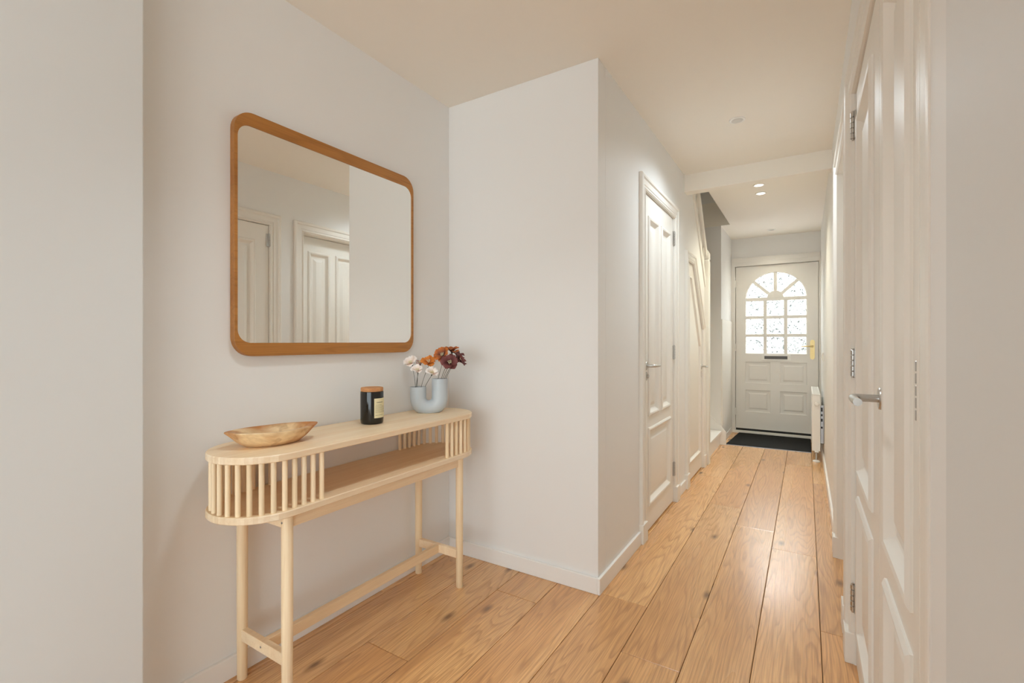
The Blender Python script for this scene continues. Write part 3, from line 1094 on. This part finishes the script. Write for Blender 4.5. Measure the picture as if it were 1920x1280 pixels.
# ------------------------------------------------------------------ ceiling lights
LIGHTS = [(-0.355, 3.17, False, 'unlit round recessed spotlight in the ceiling before the beam'),
          (-0.345, 4.585, True, 'lit round recessed spotlight just behind the ceiling beam'),
          (-0.348, 4.85, True, 'lit round recessed spotlight second behind the ceiling beam'),
          (-0.355, 6.50, False, 'faint recessed spotlight in the ceiling near the front door')]
for x, y, lit, lab in LIGHTS:
    t = thing('ceiling_light', lab, 'ceiling light', (x, y, H), 0, 'recessed hall spotlights')
    MB().lathe([(0.046, -0.0002), (0.046, -0.004), (0.043, -0.006), (0.034, -0.005), (0.033, -0.0005)], 28, cap0=False, cap1=False).build('trim_ring', M_PLASTIC, t, smooth=40)
    MB().lathe([(0.033, -0.0035), (0.033, -0.001)], 24).build('lens', M_LAMP if lit else M_LENS, t, smooth=40)
    if True:  # the unlit fixtures get an added fill spot too
        e_, c_ = HALL_SPOT if y > 4 else HALL_FILL_NEAR
        if y > 6:
            e_ *= 0.5
        spot('lamp_or_fill_light', (0, 0, -0.01), e_, c_, 125 if y > 4 else 155, 0.9, t)
    if not lit:
        MB().lathe([(0.026, -0.0042), (0.024, -0.0046), (0.020, -0.0042)], 20, cap0=False, cap1=False).build('lens_ring', M_STEEL, t, smooth=40)

# ------------------------------------------------------------------ console table
CT = thing('console_table', 'pale bamboo console table with rounded slatted ends against the wall', 'console table', (-1.573, 1.375, 0))
CA, CB, CR = -0.452, 0.452, 0.168       # cap centres along y, radius
ZT, TT = 0.843, 0.023
ZS = 0.658


def stadium(r, n=22):
    p = []
    for i in range(n + 1):
        a = pi * i / n
        p.append((r * cos(a), CB + r * sin(a)))
    for i in range(n + 1):
        a = pi + pi * i / n
        p.append((r * cos(a), CA + r * sin(a)))
    return p


def board(name, z1, th):
    mb = MB()
    o1 = stadium(CR)
    o2 = stadium(CR - 0.0025)
    n = len(o1)
    mb.loft([[(x, y, z1 - th) for x, y in o2], [(x, y, z1 - th + 0.0025) for x, y in o1], [(x, y, z1 - 0.0025) for x, y in o1], [(x, y, z1) for x, y in o2]], True, True)
    mb.mi = [0] * len(mb.f)
    for i, f in enumerate(mb.f):
        if len(f) == 4:
            mb.mi[i] = 1
    return mb.build(name, [M_BAMBOO, M_BAMBOO_EDGE], CT)


board('tabletop', ZT, TT)
board('shelf', ZS, TT)
# spindles
rs = CR - 0.016
ext = 0.116
ns = 11
line = []
arc = pi * rs
tot = arc + 2 * ext
cnt = 22
for i in range(cnt):
    s_ = tot * i / (cnt - 1)
    if s_ < ext:
        line.append((rs, ext - s_))
    elif s_ < ext + arc:
        a = (s_ - ext) / rs
        line.append((rs * cos(a), -rs * sin(a)))
    else:
        line.append((-rs, s_ - ext - arc))
sp0 = None
for end in (0, 1):
    for x, y in line:
        if sp0 is None:
            mb = MB().lathe([(0.0084, 0), (0.0084, ZT - TT - ZS)], 12)
            o = mb.build('spindle', M_BAMBOO_V, CT, smooth=40)
            sp0 = o
        else:
            o = copy_obj(sp0, CT)
        o.location = (x, CA + y, ZS) if end == 0 else (x, CB - y, ZS)
        o.rotation_euler = (0, 0, random.uniform(0, 6))
# legs
ZU = ZS - TT
LX = 0.134
leg0 = None
for x in (-LX, LX):
    for y in (CA, CB):
        if leg0 is None:
            mb = MB().lathe([(0.0150, 0), (0.0168, 0.003), (0.0180, 0.30), (0.0182, ZU)], 20)
            leg0 = o = mb.build('leg', M_BAMBOO_V, CT, smooth=40)
        else:
            o = copy_obj(leg0, CT)
        o.location = (x, y, 0)
        o.rotation_euler = (0, 0, random.uniform(0, 6))
M_BX = M_BAMBOO
ap = 0.044
for x in (-LX + 0.004, LX - 0.004):
    MB().box(x - 0.010, x + 0.010, CA + 0.012, CB - 0.012, ZU - ap, ZU).build('apron_rail', M_BAMBOO, CT, bevel=0.002)
for y in (CA, CB):
    MB().box(-LX + 0.012, LX - 0.012, y - 0.010, y + 0.010, ZU - ap, ZU).build('apron_rail', M_BAMBOO, CT, bevel=0.002)
    MB().box(-LX + 0.012, LX - 0.012, y - 0.011, y + 0.011, 0.142, 0.182).build('side_stretcher', M_BAMBOO, CT, bevel=0.002)
MB().box(-0.011, 0.011, CA + 0.010, CB - 0.010, 0.142, 0.182).build('long_stretcher', M_BAMBOO, CT, bevel=0.002)
for p_ in ((LX, CA - 0.0175, ZU - 0.022), (0.0, CA - 0.0100, 0.162)):
    MB().lathe([(0.0035, 0), (0.0035, -0.002)], 10, p_, 'y').build('screw_head', M_DSTEEL, CT)

# ------------------------------------------------------------------ wooden bowl
bl = MB()
a_, b_ = 0.152, 0.090
rings = []
NR = 64


def bowl_ring(s, z, zt=0.0, sx=None):
    out = []
    for i in range(NR):
        th = 2 * pi * i / NR
        c, s2 = cos(th), sin(th)
        x = a_ * (sx if sx is not None else s) * c
        y = b_ * s * s2 * abs(s2) ** 0.42
        if c > 0:
            y = b_ * s * s2 * abs(s2) ** 0.25
        wob = 1 + 0.025 * sin(3 * th + 1) + 0.015 * sin(7 * th)
        out.append((x * wob, y * wob, z + zt * (c * c) + 0.003 * zt / 0.01 * sin(2 * th + .7)))
    return out


rings = [bowl_ring(0.50, 0.0, 0, 0.52), bowl_ring(0.62, 0.0025, 0, 0.60), bowl_ring(0.80, 0.018, 0.001, 0.76), bowl_ring(0.94, 0.038, 0.002, 0.90),
         bowl_ring(1.0, 0.050, 0.003, 1.0), bowl_ring(0.985, 0.0535, 0.003, 0.99), bowl_ring(0.82, 0.052, 0.001, 0.78), bowl_ring(0.74, 0.042, 0.0, 0.70),
         bowl_ring(0.55, 0.024, 0.0, 0.56), bowl_ring(0.3, 0.017, 0, 0.33), bowl_ring(0.08, 0.016, 0, 0.1)]
bl.loft(rings, True, True)
o = bl.build('wooden_bowl', M_BOWL, smooth=50)
o.location = (-1.587, 0.965, ZT)
o.rotation_euler = (0, 0, atan2(0.286, 0.074))
tag(o, 'boat-shaped carved wooden bowl on the left end of the console table', 'bowl')

# ------------------------------------------------------------------ candle jar
cj = thing('candle_jar', 'black glass candle jar with cork lid and cream label on the console', 'candle', (-1.612, 1.432, ZT), 0)
mb = MB().lathe([(0.040, 0.0), (0.0455, 0.002), (0.0482, 0.007), (0.0490, 0.02), (0.0492, 0.135), (0.0487, 0.1395), (0.0465, 0.140)], 40)
mb.build('jar', M_JAR, cj, smooth=40)
MB().lathe([(0.044, 0.1402), (0.0472, 0.141), (0.0476, 0.153), (0.0462, 0.157)], 36).build('cork_lid', M_CORK, cj, smooth=40)
# label: curved paper patch, facing right of the camera
az0, az1 = radians(-55), radians(22)       # azimuth range on the jar


def patch(r, a0, a1, z0, z1, n=14):
    pts0 = [(r * cos(a0 + (a1 - a0) * i / n), r * sin(a0 + (a1 - a0) * i / n)) for i in range(n + 1)]
    mb = MB()
    rin = r - 0.0006
    pin = [(rin * cos(a0 + (a1 - a0) * i / n), rin * sin(a0 + (a1 - a0) * i / n)) for i in range(n + 1)]
    prof = [[(p[0], p[1], z0), (p[0], p[1], z1), (q[0], q[1], z1), (q[0], q[1], z0)] for p, q in zip(pts0, pin)]
    mb.loft(prof, True, True)
    return mb


LAB0, LAB1 = radians(-31), radians(52)
lab = patch(0.0500, LAB0, LAB1, 0.028, 0.112).build('label', M_LABEL, cj, smooth=40)
mb = MB()
rr_ = random.Random(5)
rows = [(0.095, 0.0030, 0.14, 0.60), (0.084, 0.0012, 0.10, 0.5)] + [(0.078 - 0.0052 * i, 0.0011, 0.07, 0.55 + 0.35 * rr_.random()) for i in range(6)] + [(0.040, 0.0012, 0.07, 0.6)]
for z, hgt, f0, f1 in rows:
    f = f0
    while f < f1:
        ln = 0.025 + 0.05 * rr_.random()
        q = patch(0.0504, LAB0 + (LAB1 - LAB0) * f, LAB0 + (LAB1 - LAB0) * min(f + ln, f1), z - hgt / 2, z + hgt / 2, 2)
        mb.add(q.v, q.f)
        f += ln + 0.014
mb.build('label_print', M_INK, lab)

# ------------------------------------------------------------------ vase
VX, VY, VR = -1.612, 1.800, radians(41)
vs_ = thing('vase', 'pale blue ribbed U-shaped ceramic vase on the right end of the console', 'vase', (VX, VY, ZT), VR)
VRT, VRC, VCZ = 0.0395, 0.0535, 0.073
VHL, VHR = 0.130, 0.170
path = [(-VRC, VHL)] + [(-VRC, VHL - (VHL - VCZ) * i / 3) for i in range(1, 3)]
path += [(-VRC * cos(pi * i / 16), VCZ - VRC * sin(pi * i / 16)) for i in range(17)]
path += [(VRC, VCZ + (VHR - VCZ) * i / 4) for i in range(1, 5)]
NV = 72
rings = []
for i, (x, z) in enumerate(path):
    p0, p1 = path[max(i - 1, 0)], path[min(i + 1, len(path) - 1)]
    tx, tz = p1[0] - p0[0], p1[1] - p0[1]
    l_ = sqrt(tx * tx + tz * tz)
    nx_, nz_ = -tz / l_, tx / l_
    ring_ = []
    for k in range(NV):
        th = 2 * pi * k / NV
        r_ = VRT + (0.0005 if k % 2 else -0.0005)
        if cos(th) > 0 and z < VCZ:
            r_ *= 1 + 0.07 * (VCZ - z) / VRC * cos(th)
        ring_.append((x + nx_ * r_ * cos(th), r_ * 0.92 * sin(th), max(z + nz_ * r_ * cos(th), 0.0)))
    rings.append(ring_)
mb = MB()
# inner lip and well of each arm
def well(x, z):
    rg = []
    for r_, zz in ((VRT - 0.0008, z), (VRT - 0.0045, z + 0.0004), (VRT - 0.0060, z - 0.004), (VRT - 0.0065, z - 0.045)):
        rg.append([(x + r_ * cos(2 * pi * k / NV), r_ * 0.92 * sin(2 * pi * k / NV), zz) for k in range(NV)])
    return rg
mb.loft(rings, False, False)
mb.loft(well(-VRC, VHL), False, False)
mb.loft(well(VRC, VHR), False, False)
mb.build('body', M_VASE, vs_, smooth=60)
for x, z in ((-VRC, VHL), (VRC, VHR)):
    mb = MB().lathe([(VRT - 0.0066, z - 0.0455), (VRT - 0.0068, z - 0.044)], 32, (x, 0, 0))
    mb.v = [(p[0], p[1] * 0.92, p[2]) for p in mb.v]
    mb.build('inner_floor', M_VASE_IN, vs_)

# ------------------------------------------------------------------ flowers
CF, CRT = Vector((-sin(YAW), cos(YAW), 0)), Vector((cos(YAW), sin(YAW), 0))


def vase_pt(x, y, z):
    c, s2 = cos(VR), sin(VR)
    return Vector((VX + c * x - s2 * y, VY + s2 * x + c * y, ZT + z))


def petal_mesh(name, length, width, cup, ruffle, seed, mat):
    """single petal running along +x from the throat, curling up (+z)"""
    r = random.Random(seed)
    nu, nv = 9, 7
    ph = r.uniform(0, 6)
    vs = []
    for i in range(nu):
        u = i / (nu - 1)
        wd = width * (0.22 + 0.78 * sin(pi * min(u * 0.62, 0.5)) ** 0.8) * (1 if u < 0.8 else 1 - 0.55 * ((u - 0.8) / 0.2) ** 2)
        for j in range(nv):
            v = (j / (nv - 1) - 0.5) * 2
            rr2 = length * u * (1 - 0.10 * abs(v) ** 2 * u)
            ang = cup * (1 - 0.55 * u)
            x = rr2 * cos(ang)
            z = rr2 * sin(ang) + 0.18 * wd * v * v
            z += ruffle * u * u * sin(5.0 * v + ph) + ruffle * 0.5 * u * sin(9 * v + 2 * ph)
            vs.append((x, v * wd / 2, z))
    fs = [(i * nv + j, (i + 1) * nv + j, (i + 1) * nv + j + 1, i * nv + j + 1) for i in range(nu - 1) for j in range(nv - 1)]
    me = bpy.data.meshes.new(name)
    me.from_pydata(vs, [], fs)
    for p in me.polygons:
        p.use_smooth = True
    me.materials.append(mat)
    return me


PM = {}
for key, mat, ln, wd, cup in (('w', M_PET_W, 0.042, 0.040, 1.28), ('p', M_PET_P, 0.034, 0.030, 1.2), ('o', M_PET_O, 0.042, 0.040, 1.0),
                              ('ob', M_PET_OB, 0.049, 0.048, 1.1), ('b', M_PET_B, 0.046, 0.046, 1.1)):
    PM[key] = [petal_mesh('petal', ln, wd, cup, 0.0035, 11 * i + len(key), mat) for i in range(3)]
st_mb = MB()
for i in range(11):
    a = 2 * pi * i / 11
    q = 0.004 + 0.003 * (i % 3) / 2
    st_mb.tube([(0, 0, 0.004), (q * cos(a), q * sin(a), 0.014), (q * 1.6 * cos(a), q * 1.6 * sin(a), 0.020 + 0.002 * (i % 2))], [0.0006, 0.0006, 0.0016], 5)
ME_ST = st_mb.build('stamens', M_STAMEN, smooth=40)
cal_mb = MB().lathe([(0.0016, -0.012), (0.0045, -0.006), (0.0070, 0.0), (0.0085, 0.004)], 12, cap1=False)
ME_CAL = cal_mb.build('calyx', M_STEM, smooth=40)
for tmp in (ME_ST, ME_CAL):
    COL.objects.unlink(tmp)
ME_ST, ME_CAL = ME_ST.data, ME_CAL.data

# key, bloom centre (pixel-derived offsets: right, up in metres from vase foot, depth), facing tilt (right, up, to viewer), foot in vase, label
def part(name, data, parent, mat4=None):
    o = bpy.data.objects.new(name, data)
    COL.objects.link(o)
    o.parent = parent
    if mat4 is not None:
        o.matrix_local = mat4
    return o


FL = [
    ('w', (-0.096, 0.258, 0.00), (-0.25, 0.75, 0.55), 'L', (-0.010, 0.0), 0.94, 6, 'white poppy-like flower highest and leftmost of the pale blooms in the vase'),
    ('w', (-0.052, 0.222, 0.03), (0.05, 0.85, 0.55), 'L', (-0.006, -0.012), 0.82, 6, 'blush white flower standing low between the tallest white and the orange bloom'),
    ('w', (0.024, 0.209, 0.042), (0.25, 0.75, 0.60), 'L', (0.022, -0.004), 0.88, 6, 'blush white flower in front, just beside the tall vase arm'),
    ('o', (-0.006, 0.262, -0.02), (0.05, 0.80, 0.60), 'L', (0.008, 0.004), 0.95, 6, 'plain orange flower above the short arm of the vase'),
    ('p', (-0.050, 0.256, -0.03), (0.15, 0.92, 0.2), 'L', (-0.014, 0.012), 0.80, 5, 'small mauve bud behind the orange and white flowers'),
    ('ob', (0.066, 0.296, 0.012), (-0.35, 0.55, 0.75), 'R', (-0.014, -0.004), 0.95, 6, 'orange and burgundy flower with pale stamens over the vase middle'),
    ('ob', (0.108, 0.318, -0.062), (0.05, 0.95, 0.25), 'R', (0.0, 0.012), 0.85, 6, 'orange-edged burgundy flower standing tallest at the back of the vase'),
    ('b', (0.112, 0.258, 0.055), (0.10, 0.45, 0.88), 'R', (0.004, -0.016), 1.0, 6, 'dark burgundy flower facing forward with pale stamens, lowest on the tall arm'),
    ('b', (0.160, 0.270, 0.008), (0.85, 0.55, 0.15), 'R', (0.020, 0.0), 1.0, 6, 'burgundy flower leaning out furthest to the right of the vase'),
    ('b', (0.142, 0.294, -0.05), (0.35, 0.90, 0.1), 'R', (0.012, 0.012), 0.80, 5, 'burgundy flower upright behind the one leaning out of the vase'),
]
foot = Vector((VX, VY, ZT))
for idx, (key, off, face, arm, ft, sc, npet, lab) in enumerate(FL):
    c = foot + CRT * off[0] + Vector((0, 0, off[1])) - CF * off[2]
    fv = (CRT * face[0] + Vector((0, 0, face[1])) - CF * face[2]).normalized()
    bx_, bz_ = (-VRC, VHL) if arm == 'L' else (VRC, VHR)
    base = vase_pt(bx_ + ft[0], ft[1], bz_ - 0.035)
    bloom = c - fv * 0.022 * sc
    t = thing('flower', lab, 'flower', tuple(base), 0, 'flowers in the U-shaped vase')
    Q = fv.to_track_quat('Z', 'Y').to_matrix().to_4x4()
    B = Matrix.Translation(bloom - base) @ Q @ Matrix.Scale(sc, 4)
    sb = MB()
    e = bloom - base - fv * 0.012 * sc
    mid1 = Vector((e.x * 0.25, e.y * 0.25, e.z * 0.45))
    mid2 = Vector((e.x * 0.72, e.y * 0.72, e.z * 0.80)) - fv * 0.004
    P0 = [Vector((0, 0, 0)), mid1, mid2, e]
    pts = []
    for k in range(13):
        u = k / 12
        pts.append(tuple((1 - u) ** 3 * P0[0] + 3 * (1 - u) ** 2 * u * P0[1] + 3 * (1 - u) * u * u * P0[2] + u ** 3 * P0[3]))
    sb.tube(pts, 0.0011, 6)
    sb.build('stem', M_STEM, t, smooth=50)
    part('calyx', ME_CAL, t, B)
    rnd = random.Random(idx + 40)
    for k in range(npet):
        a = 2 * pi * (k + rnd.uniform(-0.12, 0.12)) / npet
        tilt = (0.12 if k % 2 else -0.10) + rnd.uniform(-0.10, 0.10)
        m4 = B @ Matrix.Rotation(a, 4, 'Z') @ Matrix.Translation((0.003, 0, 0.0005 * (k % 2))) @ Matrix.Rotation(tilt, 4, 'Y') @ Matrix.Scale(rnd.uniform(0.9, 1.08), 4)
        part('petal', PM[key][k % 3], t, m4)
    part('stamens', ME_ST, t, B)

# ------------------------------------------------------------------ mirror
MIY0, MIY1, MIZ0, MIZ1 = 0.904, 1.806, 1.146, 2.036
mr_ = thing('mirror', 'large oak-framed mirror with rounded corners on the wall above the console', 'mirror', (XW, MIY0, MIZ0), pi / 2)
MW, MH = MIY1 - MIY0, MIZ1 - MIZ0


def rrect(x0, x1, z0, z1, r, n=10):
    p = []
    for cx, cz, a0 in ((x1 - r, z0 + r, -pi / 2), (x1 - r, z1 - r, 0), (x0 + r, z1 - r, pi / 2), (x0 + r, z0 + r, pi)):
        p += [(cx + r * cos(a0 + pi / 2 * i / n), cz + r * sin(a0 + pi / 2 * i / n)) for i in range(n + 1)]
    return p


SD, TB = 0.012, 0.049
inner = rrect(SD, MW - SD, TB, MH - TB, 0.048)
MB().plate(rrect(0, MW, 0, MH, 0.070), [inner], -0.028, 0.0).build('frame', M_FRAME, mr_, bevel=0.0015, seg=1)
MB().plate(rrect(SD - 0.004, MW - SD + 0.004, TB - 0.004, MH - TB + 0.004, 0.05), [], -0.0245, -0.018).build('mirror_glass', M_MIRROR, mr_)
